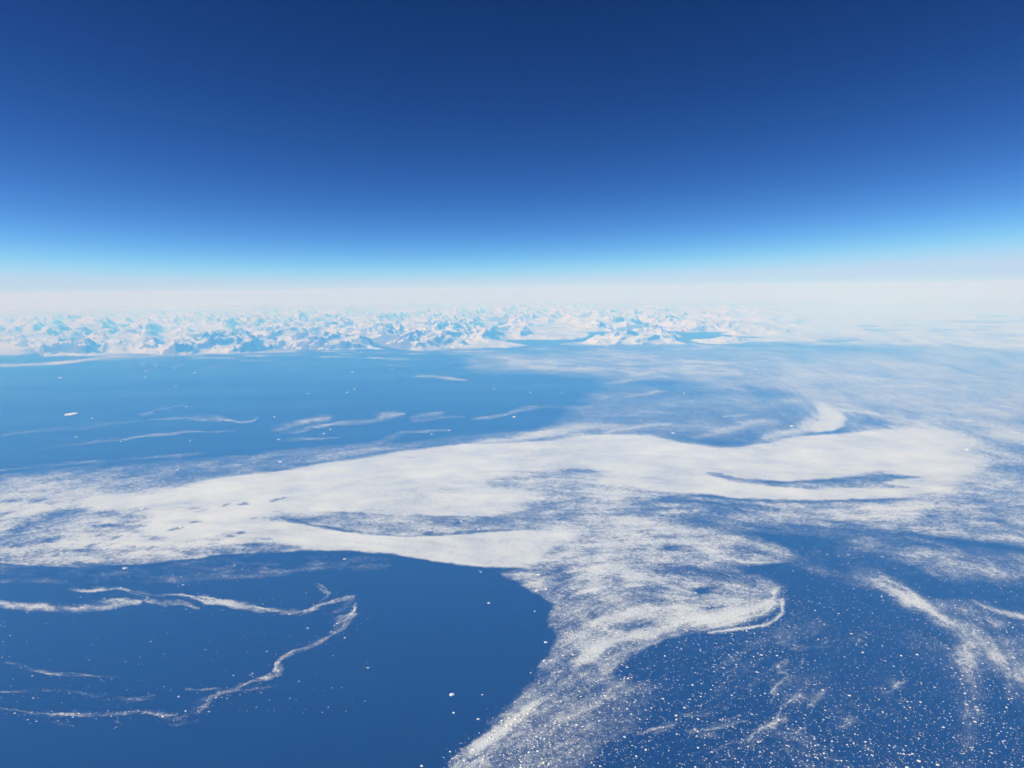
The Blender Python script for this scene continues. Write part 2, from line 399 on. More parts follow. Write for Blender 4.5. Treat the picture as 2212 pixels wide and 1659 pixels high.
fill([(-200,1182),(0,1184),(200,1192),(420,1182),(560,1172),(650,1180),(600,1190),(480,1197),(300,1217),(100,1222),(0,1214),(-200,1204)], .50, 4, 1.4)
stroke([(0,1214),(100,1222),(200,1225),(300,1218),(400,1207),(480,1198),(560,1194)], 3.5, .85)
# dark lens inside the pack
fill([(1522,1020),(1560,1022),(1620,1034),(1700,1039),(1780,1036),(1850,1024),(1900,1018),(1985,1028),(1900,1042),(1960,1052),(1850,1053),(1740,1056),(1640,1048),(1580,1040)], .42, 4, 1.5)
stroke([(1530,1024),(1600,1036),(1700,1042),(1800,1038),(1880,1028),(1960,1030)], 6, .16)
# broken ice south and east of the pack
fill([(1180,1085),(1330,1085),(1500,1092),(1700,1095),(1950,1085),(2150,1110),(2400,1140),(2400,1190),(2150,1170),(1950,1150),(1750,1135),(1600,1125),(1450,1112),(1320,1105),(1250,1130),(1180,1120)], .46, 10, 1.35)
fill([(1320,1100),(1460,1112),(1600,1125),(1750,1140),(1900,1150),(1800,1162),(1650,1150),(1500,1135),(1380,1122)], .24, 7, 1.1)
fill([(1250,1130),(1330,1115),(1450,1130),(1600,1150),(1680,1180),(1700,1205),(1650,1215),(1500,1215),(1300,1215),(1170,1225),(1165,1212),(1250,1165)], .46, 9, 1.35)
stroke([(1200,1118),(1330,1122),(1450,1138),(1550,1158),(1640,1178),(1700,1205),(1755,1232)], 24, .82, r=1.0)
stroke([(1280,1150),(1400,1160),(1500,1165),(1560,1175)], 16, .8)
stroke([(1400,1200),(1520,1208),(1640,1212),(1700,1210)], 7, .8)
fill([(1700,1150),(1900,1140),(2100,1175),(2400,1210),(2400,1760),(1450,1760),(1500,1500),(1560,1400),(1700,1330),(1705,1260),(1720,1210),(1680,1170)], .036, 25, 1.1)
fill([(1850,1160),(2100,1190),(2400,1230),(2400,1275),(2212,1255),(2050,1235),(1900,1200)], .30, 18, 1.2)
# plume that fans out to the south
fill([(1090,1240),(1160,1232),(1250,1225),(1400,1222),(1560,1235),(1600,1250),(1500,1272),(1300,1280),(1230,1300),(1200,1300),(1150,1272)], .38, 7, 1.4)
fill([(1205,1300),(1260,1278),(1400,1262),(1520,1290),(1570,1248),(1640,1238),(1690,1262),(1692,1300),(1640,1335),(1560,1356),(1460,1372),(1400,1400),(1330,1440),(1290,1490),(1240,1500),(1170,1560),(1080,1625),(1000,1680),(960,1700),(975,1650),(1030,1590),(1110,1520),(1170,1450),(1205,1380),(1190,1335)], .17, 9, 1.5)
fill([(1170,1480),(1260,1450),(1330,1470),(1440,1480),(1380,1560),(1260,1640),(1200,1760),(1000,1760),(1010,1660),(1090,1590)], .17, 22, 1.2)
fill([(1376,1216),(1480,1214),(1620,1216),(1600,1246),(1530,1262),(1470,1250),(1400,1236)], .16, 7, 1.2)
stroke([(1221,1262),(1271,1241),(1306,1231),(1366,1244),(1406,1254),(1490,1282)], 15, .93, r=.8)
stroke([(1226,1290),(1281,1273),(1340,1266),(1390,1263)], 8, .78)
stroke([(1251,1434),(1290,1410),(1330,1385),(1350,1364)], 14, .68)
stroke([(1240,1440),(1270,1405),(1330,1382),(1400,1368),(1460,1350)], 20, .78, r=1.0)
stroke([(1230,1380),(1300,1350),(1380,1330),(1500,1330)], 30, .52)
stroke([(1480,1352),(1560,1338),(1620,1320),(1660,1300),(1680,1270)], 9, .82)
stroke([(1520,1360),(1600,1340),(1650,1322),(1676,1300)], 5, .85)
stroke([(1691,1292),(1694,1306),(1681,1330),(1650,1349),(1600,1358),(1541,1366)], 5, .85)
stroke([(1460,1310),(1530,1330),(1600,1318)], 26, .72)
stroke([(1180,1500),(1120,1545),(1060,1590),(1000,1640),(980,1670)], 10, .55)
stroke([(1190,1275),(1230,1285)], 5, .1); stroke([(1150,1272),(1200,1282)], 6, .1)
# arcs on the right
stroke([(1705,1205),(1766,1232),(1820,1240),(1885,1256),(1930,1280),(1970,1300),(2004,1312),(2050,1345),(2086,1375),(2092,1420)], 20, .48, wander=1, r=1.4, flat=1.4)
stroke([(2070,1360),(2092,1420),(2098,1480),(2106,1567),(2092,1605)], 22, .24, wander=1.5, r=1.6, flat=1.0)
stroke([(1870,1250),(1930,1275),(1985,1308)], 12, .88, flat=1.5); stroke([(1900,1246),(1960,1275),(2010,1318),(2060,1350)], 9, .8, flat=1.5)
stroke([(2096,1296),(2150,1318),(2212,1333),(2320,1370)], 9, .7)
stroke([(2090,1370),(2150,1410),(2212,1462),(2300,1540)], 34, .28, flat=1.2, wander=1.5, r=1.4)
stroke([(2010,1300),(2100,1320),(2150,1350)], 24, .28)
stroke([(1950,1160),(2050,1185),(2150,1225),(2300,1260)], 16, .42)
# lower left filaments
for a, wd, v in (([(-120,1528),(0,1533),(27,1541),(112,1545),(238,1543),(289,1537),(340,1543),(374,1546),(408,1537),(439,1515),(476,1500),(527,1490),(561,1483)],3.2,.85),
          ([(439,1515),(470,1500),(510,1484),(544,1472),(578,1465),(595,1451),(597,1438),(619,1417),(663,1397),(707,1374),(738,1350),(768,1322)],3.5,.85),
          ([(300,1539),(345,1544),(385,1545),(415,1534),(440,1515),(465,1503)],3,.8), ([(690,1384),(735,1352),(766,1322),(772,1300)],3,.6),
          ([(600,1430),(640,1408),(690,1390),(720,1362)],3,.6),
          ([(355,1557),(400,1545),(440,1522),(455,1512)],6,.62), ([(150,1273),(200,1274),(255,1271),(292,1281),(330,1297),(360,1306)],3.5,.7),
          ([(300,1280),(345,1288),(391,1286),(442,1297),(510,1307),(561,1315),(612,1324),(646,1325),(677,1317),(707,1303),(760,1287)],4,.8),
          ([(290,1278),(340,1300),(400,1305),(430,1312)],11,.36), ([(440,1300),(510,1310),(570,1322)],10,.35), ([(-100,1298),(0,1305),(68,1311),(153,1314),(238,1308),(300,1302)],12,1.3),
          ([(200,1303),(260,1297),(300,1302)],10,.5), ([(-60,1498),(85,1495),(153,1494),(204,1503),(289,1512),(340,1506)],6,.25),
          ([(210,1508),(290,1514),(330,1512)],8,.22), ([(0,1424),(102,1451),(190,1463),(258,1465)],6,.22), ([(459,1236),(475,1222),(503,1211)],10,.22), ([(459,1237),(520,1238),(600,1240)],4,.25),
          ([(673,1259),(700,1275),(708,1284),(697,1300)],4,.45), ([(700,1330),(735,1315),(768,1285)],14,.12), ([(720,1360),(745,1335),(768,1325)],10,.2),
          ([(360,1565),(400,1560),(425,1550)],5,.35), ([(60,1558),(120,1562),(160,1568)],8,.14), ([(240,1560),(270,1575)],8,.16), ([(520,1490),(570,1487),(600,1480)],5,.3), ([(400,1488),(440,1492),(480,1487)],3,.4),
          ([(100,1265),(200,1245),(350,1250),(480,1232)],20,.08),
          # lower right filaments
          ([(1528,1579),(1560,1572),(1596,1560),(1623,1558)],3.2,.8), ([(1552,1622),(1580,1608),(1610,1601),(1650,1577),(1678,1552),(1681,1535),(1712,1512),(1736,1503)],3.6,.8),
          ([(1630,1583),(1660,1568),(1700,1552)],6,.6), ([(1667,1516),(1678,1485),(1697,1462),(1679,1451),(1690,1440),(1708,1427)],3,.6), ([(1749,1529),(1759,1511),(1786,1495)],3,.65),
          ([(1916,1499),(1930,1485),(1955,1472)],4,.5), ([(1862,1385),(1854,1378),(1866,1372),(1885,1372)],3,.5), ([(1705,1452),(1728,1436),(1734,1424)],3,.5), ([(1814,1575),(1840,1560)],3,.55),
          ([(1374,1586),(1420,1575),(1460,1567)],3,.6), ([(1470,1545),(1530,1545)],4,.3), ([(1715,1580),(1745,1570)],3,.5), ([(1490,1580),(1550,1590)],6,.25), ([(1680,1365),(1710,1390),(1740,1410)],14,.2)):
    rq = .8 if a[0][0] > 1300 else 1.5
    if a[0][0] > 1300 and wd < 8: wd *= 1.7; v = min(1.0, v * 1.5)
    if wd < 8:
        stroke(a, wd * 3.0, v * .09, wander=2.5, flat=1.4, r=1.6)
        for q_ in range(3):
            stroke([(p_[0] + rng.normal(0, 1.8), p_[1] + rng.normal(0, 1.4)) for p_ in a], max(wd * .27, 1.1), .9 * v * ((1.0 if rq < 1 else .88) if q_ == 0 else .42), wander=1.3, flat=1.4, r=rq)
    else:
        stroke(a, wd, v * .45, wander=1.6, flat=1.8, r=1.5)
#ENDPAINT

# bergs: (x, y, width px, label); those in the pack drag a lane of open water behind them
BERGS = [
 (153,895,22,"long flat tabular iceberg on the open sea at the far left, widest of all"),
 (131,817,9,"bright iceberg standing alone off the coast, below the left end of the mountains"),
 (316,802,6,"small iceberg just below the pinkish skerries, upper one of a close pair"),
 (314,815,6,"small iceberg below the pinkish skerries, lower one of a close pair"),
 (422,806,8,"flat white iceberg off the right end of the pinkish skerries"),
 (379,835,6,"small iceberg in open sea below the skerries, above the ice wisps"),
 (403,879,6,"small iceberg just above the curled wisp of ice"),
 (199,904,6,"small iceberg right of and below the long tabular iceberg"),
 (165,945,7,"iceberg between two faint ice streaks at the far left, below the tabular one"),
 (593,901,6,"small iceberg right of the hooked end of an ice wisp"),
 (714,928,7,"iceberg below the feathered ice wisp, upper one of two"),
 (700,937,7,"iceberg below the feathered ice wisp, lower one of two"),
 (602,950,8,"iceberg in the faint streaks above the pack, with a dim tail of ice"),
 (605,998,10,"bright iceberg sitting on the upper left rim of the pack ice"),
 (665,851,6,"small iceberg alone on open sea, left of two close together under the mountains"),
 (411,953,5,"tiny iceberg under the long thin ice streak on the left"),
 (262,954,5,"tiny iceberg touching the long thin ice streak on the left"),
 (762,805,7,"white iceberg below the middle of the mountain coast"),
 (750,848,6,"small iceberg in mid sea, left one of two close together"),
 (766,841,6,"small iceberg in mid sea, right one of two close together"),
 (971,786,5,"tiny iceberg near the coast above the open dark sea"),
 (1067,841,5,"tiny iceberg alone in the middle of the far dark sea"),
 (1146,848,6,"small iceberg above the long bright ice thread"),
 (1214,848,5,"tiny iceberg above the right half of the long bright ice thread"),
 (1111,901,8,"bright iceberg just under the long bright ice thread"),
 (971,930,8,"iceberg beside a faint smear of ice above the pack"),
 (933,938,6,"small iceberg left of a faint smear of ice above the pack"),
 (1454,936,8,"iceberg in a small pool at the upper rim of the pack ice"),
 (1478,850,6,"small iceberg in thin ice at the right of the far sea"),
 (1711,921,9,"iceberg with a dark lane, left of the bright hook of ice"),
 (2089,972,10,"iceberg inside the right end of the pack ice with a dark lane"),
 (384,1015,6,"small iceberg above the dark gap at the left of the pack"),
 (308,1100,12,"white iceberg in the left pack with the longest dark lane behind it"),
 (391,1139,10,"white iceberg in the lower left pack with a short lane on its left"),
 (260,1157,10,"iceberg in the broken lower left pack, between two slanting lanes"),
 (211,1174,9,"iceberg in the broken lower left pack, with a lane slanting down from it"),
 (134,1196,9,"iceberg low in the left pack near its lower edge"),
 (270,1228,11,"lumpy iceberg in blue water just below the left pack edge"),
 (337,1183,8,"iceberg by a dark slit near the lower left pack edge"),
 (607,1076,9,"iceberg in the smooth white pack, beside a short dark slit"),
 (997,1127,8,"iceberg in the grey lane of the pack, upper one of three"),
 (931,1147,8,"iceberg at the tip of a dark lead in the grey lane"),
 (1034,1144,8,"iceberg on the lower rim of the grey lane, right one of three"),
 (1163,1242,9,"bright iceberg in the broken ice at the head of the plume"),
 (1159,1276,10,"elongated iceberg in the blue notch left of the plume, larger of two"),
 (1179,1273,7,"small iceberg in the blue notch left of the plume"),
 (1056,1303,8,"lone iceberg in the open blue water left of the plume"),
 (745,1208,8,"small iceberg in blue water just under the pack's lowest edge"),
 (1155,1321,5,"tiny iceberg in open water left of the plume edge"),
 (1220,1015,6,"tiny iceberg in the small blue pool inside the pack"),
 (976,1501,12,"largest round iceberg in the open dark water at the bottom"),
 (980,1540,6,"small iceberg just below the largest round one in dark water"),
 (1042,1501,5,"tiny iceberg right of the largest round one in dark water"),
 (1033,1554,7,"small lumpy iceberg by the left edge of the lower plume"),
 (911,1655,7,"small iceberg at the very bottom of the dark water"),
 (1179,1388,8,"iceberg off the left edge of the plume, upper one of two"),
 (1176,1428,8,"iceberg off the left edge of the plume, lower one of two"),
 (745,1378,5,"tiny iceberg right of the winding ice thread at lower left"),
 (386,1505,5,"tiny iceberg above the bend of the winding ice thread"),
 (467,1507,5,"tiny bright iceberg by the knot of the winding ice thread"),
]
for bx_, by_, bw_, lb in BERGS:
    if by_ > 1060 and by_ < 1240 and bx_ < 1100 or lb.find('lane') > 0 or lb.find('pool') > 0:
        stroke([(bx_ + 4, by_ - 1), (bx_ - bw_ * 0.9, by_ + 3), (bx_ - bw_ * 2.2, by_ + 7)], 4.5, .08, r=.6, flat=1.6)
fill([(-200,1200),(100,1222),(300,1218),(500,1200),(760,1195),(860,1205),(860,1225),(700,1240),(400,1262),(-200,1262)], .045, 10, 1.5)
# extra slits in the broken left pack
for q in range(90):
    sx, sy = rng.uniform(-120, 620), rng.uniform(1085, 1200)
    if rng.random() < (sx - 150) / 700: continue
    ln = rng.uniform(8, 34)
    stroke([(sx, sy), (sx - ln, sy + ln * rng.uniform(.05, .3))], rng.uniform(1.4, 3.2), .15, r=1.2, flat=1.8)

# flow directions (working pixels; slope in degrees, positive = rising to the right)
FLOW = [(0,1000,5),(400,960,6),(800,920,6),(1200,900,4),(1500,850,-2),(1900,800,-10),(2200,850,-18),(2200,950,-18),(0,1120,4),(400,1100,5),(700,1050,6),(1100,1000,2),
        (1300,1060,-4),(1500,1040,-5),(1800,1060,2),(2000,1050,0),(2200,1080,-6),(0,1200,0),(400,1200,5),(800,1180,0),(1000,1200,-8),(1300,1130,-4),(1500,1150,-9),(1700,1200,-22),
        (1900,1180,-9),(2200,1200,-12),(1900,1270,-28),(2050,1350,-48),(2100,1450,-75),(2212,1400,-42),(2100,1560,-85),(2212,1600,-50),(1950,1500,-45),(1800,1600,-30),(1300,1230,6),(1450,1260,-18),
        (1550,1340,14),(1670,1320,50),(1400,1370,22),(1270,1410,42),(1200,1480,38),(1050,1600,34),(1300,1560,35),(1250,1320,30),(1450,1310,5),(1600,1260,-20),
        (0,1310,-2),(200,1290,-4),(500,1300,-8),(730,1320,32),(620,1420,36),(440,1510,26),(200,1540,-2),(1600,1560,15),(1700,1500,50),(100,780,3),(800,780,0),(1300,790,-4),(1700,860,-40),(1600,800,-8)]
hx = PX[::8, ::8]; hy = PY[::8, ::8]
num = np.zeros(hx.shape); nux = np.zeros(hx.shape); den = np.zeros(hx.shape)
for fx, fy, fa in FLOW:
    wg = 1.0 / (((hx - fx) / 1.0) ** 2 + ((hy - fy) * 2.2) ** 2 + 2500) ** 1.6
    nux += wg * math.cos(R(fa)); num += wg * -math.sin(R(fa))
ang = np.arctan2(num, nux)
def up(a):
    ri = np.clip(np.arange(NR) / 8, 0, a.shape[0] - 1.001); ci = np.clip(np.arange(NC) / 8, 0, a.shape[1] - 1.001)
    r0 = ri.astype(int); c0 = ci.astype(int); fr = (ri - r0)[:, None]; fc = (ci - c0)[None]
    return (a[r0][:, c0] * (1 - fr) * (1 - fc) + a[r0 + 1][:, c0] * fr * (1 - fc) + a[r0][:, c0 + 1] * (1 - fr) * fc + a[r0 + 1][:, c0 + 1] * fr * fc)
ang = up(ang)
# eddies bend the flow
ang += 0.30 * fbm(WX, WY, 9000, 3, seed=3.1) * sstep(900, 1250, PY)
VX = np.cos(ang) / DX; VY = np.sin(ang) / DY
def lic(src, steps, h):
    acc = src.copy(); wt = 1.0
    jj, ii = np.meshgrid(np.arange(NC, dtype=np.float32), np.arange(NR, dtype=np.float32))
    for sg in (1, -1):
        x = jj.copy(); y = ii.copy()
        for k in range(steps):
            xi = np.clip(x + .5, 0, NC - 1).astype(np.int32); yi = np.clip(y + .5, 0, NR - 1).astype(np.int32)
            x += sg * h * VX[yi, xi]; y += sg * h * VY[yi, xi]
            xi = np.clip(x + .5, 0, NC - 1).astype(np.int32); yi = np.clip(y + .5, 0, NR - 1).astype(np.int32)
            k_ = math.cos(math.pi / 2 * (k + 1) / (steps + 1))
            acc += k_ * src[yi, xi]
    acc -= acc.mean()
    return acc / (acc.std() + 1e-9)
white = rng.standard_normal((NR, NC))
fine = lic(white, 4, 1.3)
mid = lic(blur(rng.standard_normal((NR, NC)), 2.2, 1.2), 13, 2.4)
broad = lic(blur(rng.standard_normal((NR, NC)), 9, 3.4), 18, 5.0)
blob = fbm(WX, WY, 6500, 5, .55, seed=8.8); blob /= blob.std()
big = fbm(WX * .6, WY, 22000, 4, .5, seed=2.2); big /= big.std()
gran = rng.standard_normal((NR, NC))

# feather the outlines: shift the cover along noise given on the water itself
sm_ = np.zeros((NR, NC))
for pts_, v_ in (([(1900,890),(2400,890),(2400,1150),(1960,1120),(1960,1060),(2040,1030),(1900,960)], 1), ([(-200,1040),(420,1040),(460,1070),(330,1130),(-200,1130)], .8),
                 ([(1040,1000),(1420,1000),(1420,1100),(1200,1140),(1060,1100)], .7), ([(1150,1120),(1420,1110),(1700,1190),(1400,1260),(1120,1230),(1210,1180)], .9),
                 ([(1200,915),(1700,900),(1760,960),(1500,985),(1200,960)], .35), ([(1440,800),(2400,700),(2400,890),(1860,880),(1500,880)], .6), ([(540,1090),(640,1090),(640,1160),(540,1160)], .5)):
    s_2, m_2 = poly_mask(pts_, 24); sm_[s_2] = np.maximum(sm_[s_2], m_2 * v_)
cover += (blur(cover, 11, 4.5) - cover) * sm_
near = sstep(800, 1500, PY)
w1 = fbm(WX, WY, 5200, 5, .6, seed=5.5); w2 = fbm(WX, WY, 5200, 5, .6, seed=12.5)
w3 = fbm(WX, WY, 1000, 4, .6, seed=31.0) * sstep(950, 1150, PY)
ax_ = 5 * w3 + (5 + 9 * near + 14 * sm_) * w1 + 2.5 * mid; ay_ = 2.0 * w3[:, ::-1] + (1.6 + 5.5 * near + 4 * sm_) * w2
ci = np.clip((np.arange(NC)[None] + ax_ / DX), 0, NC - 1.001); ri = np.clip((np.arange(NR)[:, None] + ay_ / DY), 0, NR - 1.001)
def samp(a):
    r0 = ri.astype(int); c0 = ci.astype(int); fr = ri - r0; fc = ci - c0
    return a[r0, c0] * (1 - fr) * (1 - fc) + a[r0 + 1, c0] * fr * (1 - fc) + a[r0, c0 + 1] * (1 - fr) * fc + a[r0 + 1, c0 + 1] * fr * fc
cov0 = cover.copy()
cover = samp(cover); rgh = samp(rough)
cm = np.clip(cover, 0.004, 0.993)
lg = np.log(cm / (1 - cm))
clump = fbm(WX, WY, 1500, 4, .62, seed=21.0); clump /= clump.std()
clump = clump * sstep(900, 1150, PY)
tex = (0.42 - .12 * near) * fine + 0.36 * mid + 0.46 * broad + (0.30 + .30 * near) * blob + 0.25 * big + .5 * clump + (0.10 + 0.40 * near) * gran
z_ = lg * 1.05 + 0.80 * rgh * tex
cov = 1 / (1 + np.exp(-z_))
cov *= sstep(0.010, 0.06, cover)
cov = np.where(cover > .7, cov * (1 - .09 * sstep(.7, .9, cover) * np.clip(.35 - .30 * mid - .45 * broad - .3 * blob, 0, 1)), cov)

# regions of ice, each an object of its own
REG = [
 ("ice_belt", "broad bright band of solid pack ice across the middle of the sea", "pack ice", None),
 ("ice_streaks", "faint streaks and wisps of drift ice on the open sea above the pack", "drift ice", [(-400,810),(1330,810),(1345,850),(1200,905),(980,950),(860,966),(700,993),(560,1014),(400,1036),(200,1062),(-400,1090)]),
 ("ice_and_haze", "thin pale ice and painted haze veiling the far sea before the mountains and at the right", "ice and painted haze", [(-400,690),(2600,690),(2600,915),(2060,900),(1960,912),(1860,905),(1840,890),(1790,870),(1740,860),(1760,900),(1690,935),(1500,948),(1300,930),(1345,850),(1330,810),(-400,810)]),
 ("loose_ice", "long rows of loose broken ice trailing below the right half of the pack", "loose ice", [(1320,1066),(1600,1081),(1800,1085),(2000,1080),(2150,1040),(2600,1000),(2600,1260),(2100,1240),(1900,1215),(1760,1215),(1700,1195),(1600,1215),(1300,1214),(1255,1180),(1270,1150),(1230,1110),(1300,1085)]),
 ("ice_plume", "swirling plume of small floes fanning down from the pack to the bottom edge", "drift ice", [(1060,1232),(1160,1222),(1300,1215),(1600,1216),(1690,1235),(1715,1300),(1690,1345),(1560,1375),(1480,1480),(1400,1760),(900,1760),(960,1640),(1170,1430),(1170,1290)]),
 ("ice_arc", "curved bands of drift ice sweeping down the right side of the sea", "drift ice", [(1700,1198),(1760,1216),(1900,1216),(2100,1241),(2600,1261),(2600,1760),(2010,1760),(2040,1400),(1860,1280),(1716,1260)]),
 ("ice_threads", "thin branching threads of slush ice in the dark water at lower right", "slush ice", [(1481,1480),(1560,1376),(1690,1346),(1716,1262),(1859,1281),(2039,1401),(2009,1760),(1401,1760)]),
 ("ice_thread", "winding threads of slush ice in the dark water at lower left", "slush ice", [(-400,1232),(200,1234),(400,1216),(560,1203),(760,1200),(880,1208),(880,1760),(-400,1760)]),
]
reg = np.zeros((NR, NC), np.int8)
for k, rg in enumerate(REG):
    if rg[3] is None: continue
    x, y = PX, PY; ins = np.zeros(x.shape, bool); pts = rg[3]
    for i in range(len(pts)):
        (xa, ya), (xb, yb) = pts[i], pts[(i + 1) % len(pts)]
        if ya != yb:
            ins ^= ((ya > y) != (yb > y)) & (x < (xb - xa) * (y - ya) / (yb - ya) + xa)
    reg[ins] = k
idx = np.arange(NR * NC).reshape(NR, NC)
c4 = np.maximum(np.maximum(cov[:-1, :-1], cov[1:, 1:]), np.maximum(cov[:-1, 1:], cov[1:, :-1]))
ICE_Z = 2.0
for k, (nm, lb, ct, _) in enumerate(REG):
    keep = (c4 > 0.035) & (reg[:-1, :-1] == k)
    f = np.stack([idx[:-1, :-1][keep], idx[1:, :-1][keep], idx[1:, 1:][keep], idx[:-1, 1:][keep]], -1)
    used, inv = np.unique(f, return_inverse=True)
    co = np.stack([WX.ravel()[used], WY.ravel()[used], np.full(len(used), ICE_Z)], -1)
    me = mesh_np(nm, co, inv.reshape(-1, 4), attrs={"cover": cov.ravel()[used]})
    tag(link(nm, me, M_ICE), lb, ct, kind='stuff')
    print(nm, len(f))

# ------------------------------------------------------------------ icebergs and floes
def berg_mesh(name, kind):
    """Unit-wide iceberg or floe: irregular outline, sheer or sloping sides, uneven top."""
    k = {'berg': 14, 'table': 18, 'floe': 9}[kind]
    a = np.linspace(0, 2 * np.pi, k, endpoint=False) + rng.uniform(-.12, .12, k)
    rr = 0.5 * (1 + rng.uniform(-.26, .12, k)); ell = rng.uniform(.6, .95)
    hgt = {'berg': .22, 'table': .07, 'floe': .04}[kind]
    rings = [(1.0, 0.0), (0.93, .75), (0.6, 1.0), (0.22, 1.25)] if kind == 'berg' else [(1.0, 0.0), (.97, .9), (.5, 1.0)]
    co = []
    for q, (rs, hs) in enumerate(rings):
        for i in range(k):
            hz_ = hgt * hs * (1 + (rng.uniform(-.35, .45) if (q and kind == 'berg') else 0))
            co.append((rr[i] * rs * math.cos(a[i]), rr[i] * rs * math.sin(a[i]) * ell, hz_))
    co.append((0, 0, hgt * (1.5 if kind == 'berg' else 1.02)))
    f = []
    for q in range(len(rings) - 1):
        for i in range(k):
            j = (i + 1) % k
            f.append((q * k + i, q * k + j, (q + 1) * k + j, (q + 1) * k + i))
    b = (len(rings) - 1) * k
    for i in range(k):
        f.append((b + i, b + (i + 1) % k, len(co) - 1))
    me = bpy.data.meshes.new(name); me.from_pydata(co, [], f); me.materials.append(M_FLOE if kind == 'floe' else M_BERG)
    return me
berg_meshes = [berg_mesh("iceberg", 'berg') for _ in range(6)]
table_mesh = berg_mesh("iceberg", 'table')
for i, (bx_, by_, bw_, lb) in enumerate(BERGS):
    gx, gy = ground(bx_, by_); dist = math.sqrt(gx * gx + gy * gy + CAM_H ** 2)
    wd = bw_ * dist / FOC * 0.9
    me = table_mesh if i == 0 else berg_meshes[i % 6]
    o = bpy.data.objects.new("iceberg", me); C.collection.objects.link(o)
    o.location = (gx, gy, 1.0); o.scale = (wd, wd * (2.0 if i == 0 else 1.0), wd * (.8 if bw_ < 10 else .6)); o.rotation_euler = (0, 0, rng.uniform(-.4, .4))
    tag(o, lb, "iceberg", "icebergs adrift on the sea and in the pack")

floe_meshes = [berg_mesh("ice_floe", 'floe') for _ in range(8)]
# scattered floes: where the ice is loose enough to see them singly
def pick(n, prob):
    p = prob.ravel(); p = p / p.sum(); q = rng.choice(p.size, n, p=p)
    jx = PX.ravel()[q] + rng.uniform(-.9, .9, n); jy = PY.ravel()[q] + rng.uniform(-.7, .7, n)
    return jx, jy
cs = blur(cov, 3, 3)
field = (0.10 + blur(cov0, 4, 4)) * sstep(1060, 1400, PY)
field *= np.where(cov0 > .85, .15, 1.0)
right = sstep(-40, 60, PX - np.interp(PY, [1200, 1300, 1400, 1500, 1600, 1700], [1250, 1215, 1200, 1120, 1010, 930]))
leftzone = (1 - right)
spots = np.clip(.35 + blob * .35 + broad * .35 + .3 * mid, 0, 2.5) ** 1.4
prob = field * right * (0.5 + spots) + leftzone * sstep(1215, 1260, PY) * (np.clip(blur(cov0, 5, 4), 0, 1) * 0.55 + .006 * np.clip(big + .3, 0, 2) * (PX < 800) * (PY < 1540))
nf = 44000
fx, fy = pick(nf, prob)
gx, gy = ground(fx, fy)
dist = np.sqrt(gx ** 2 + gy ** 2 + CAM_H ** 2)
size = np.clip(rng.lognormal(math.log(15), .62, nf), 6, 95)
order = np.argsort(-(size / dist))
inframe = (fx > 4) & (fx < 2208) & (fy < 1655)
singles = [i for i in order if inframe[i] and fx[i] > 1300 and fy[i] > 1330][:290]
sset = np.zeros(nf, bool); sset[singles] = True
for j, i in enumerate(singles):
    o = bpy.data.objects.new("ice_floe", floe_meshes[j % 8]); C.collection.objects.link(o)
    s = max(size[i], 30); o.location = (gx[i], gy[i], 1.5); o.scale = (s, s, s); o.rotation_euler = (0, 0, rng.uniform(0, 6.28))
    tag(o, "small white ice floe scattered over the dark water at lower right", "ice floe", "small ice floes scattered over the dark water at lower right")
rest = ~sset
K = 6
rx, ry, rs = gx[rest], gy[rest], size[rest]; nr = len(rx)
a = np.linspace(0, 2 * np.pi, K, endpoint=False)[None] + rng.uniform(-.3, .3, (nr, K)) + rng.uniform(0, 6, (nr, 1))
rad = rs[:, None] * .5 * rng.uniform(.75, 1.2, (nr, K))
co = np.zeros((nr, 2 * K, 3))
co[:, :K, 0] = rx[:, None] + rad * np.cos(a); co[:, :K, 1] = ry[:, None] + rad * np.sin(a) * .8; co[:, :K, 2] = 1.5
co[:, K:, :] = co[:, :K, :]; co[:, K:, 2] = 1.5 + np.clip(rs[:, None] * .05, 1.5, 4)
base = (np.arange(nr) * 2 * K)[:, None]
quads = []
for i in range(K):
    j = (i + 1) % K
    quads.append(np.concatenate([base + i, base + j, base + K + j, base + K + i], 1))
for q in ((0, 1, 2, 3), (0, 3, 4, 5)):
    quads.append(np.concatenate([base + K + e for e in q], 1))
me = mesh_np("ice_floes", co.reshape(-1, 3), np.concatenate(quads, 0))
tag(link("ice_floes", me, M_FLOE), "countless tiny white floes dotting the water of the lower half", "ice floes", kind='stuff')

# ------------------------------------------------------------------ mountains and ice cap
NA, NRR = 1250, 400
az = np.radians(np.linspace(-44, 44, NA))
inv = np.linspace(1 / 96000.0, 1 / 630000.0, NRR)        # finer where it is near
AZ, IV = np.meshgrid(az, inv)
RD = 1 / IV
MX, MY = RD * np.sin(AZ), RD * np.cos(AZ)
cxp, cyp = chart(MX, MY)
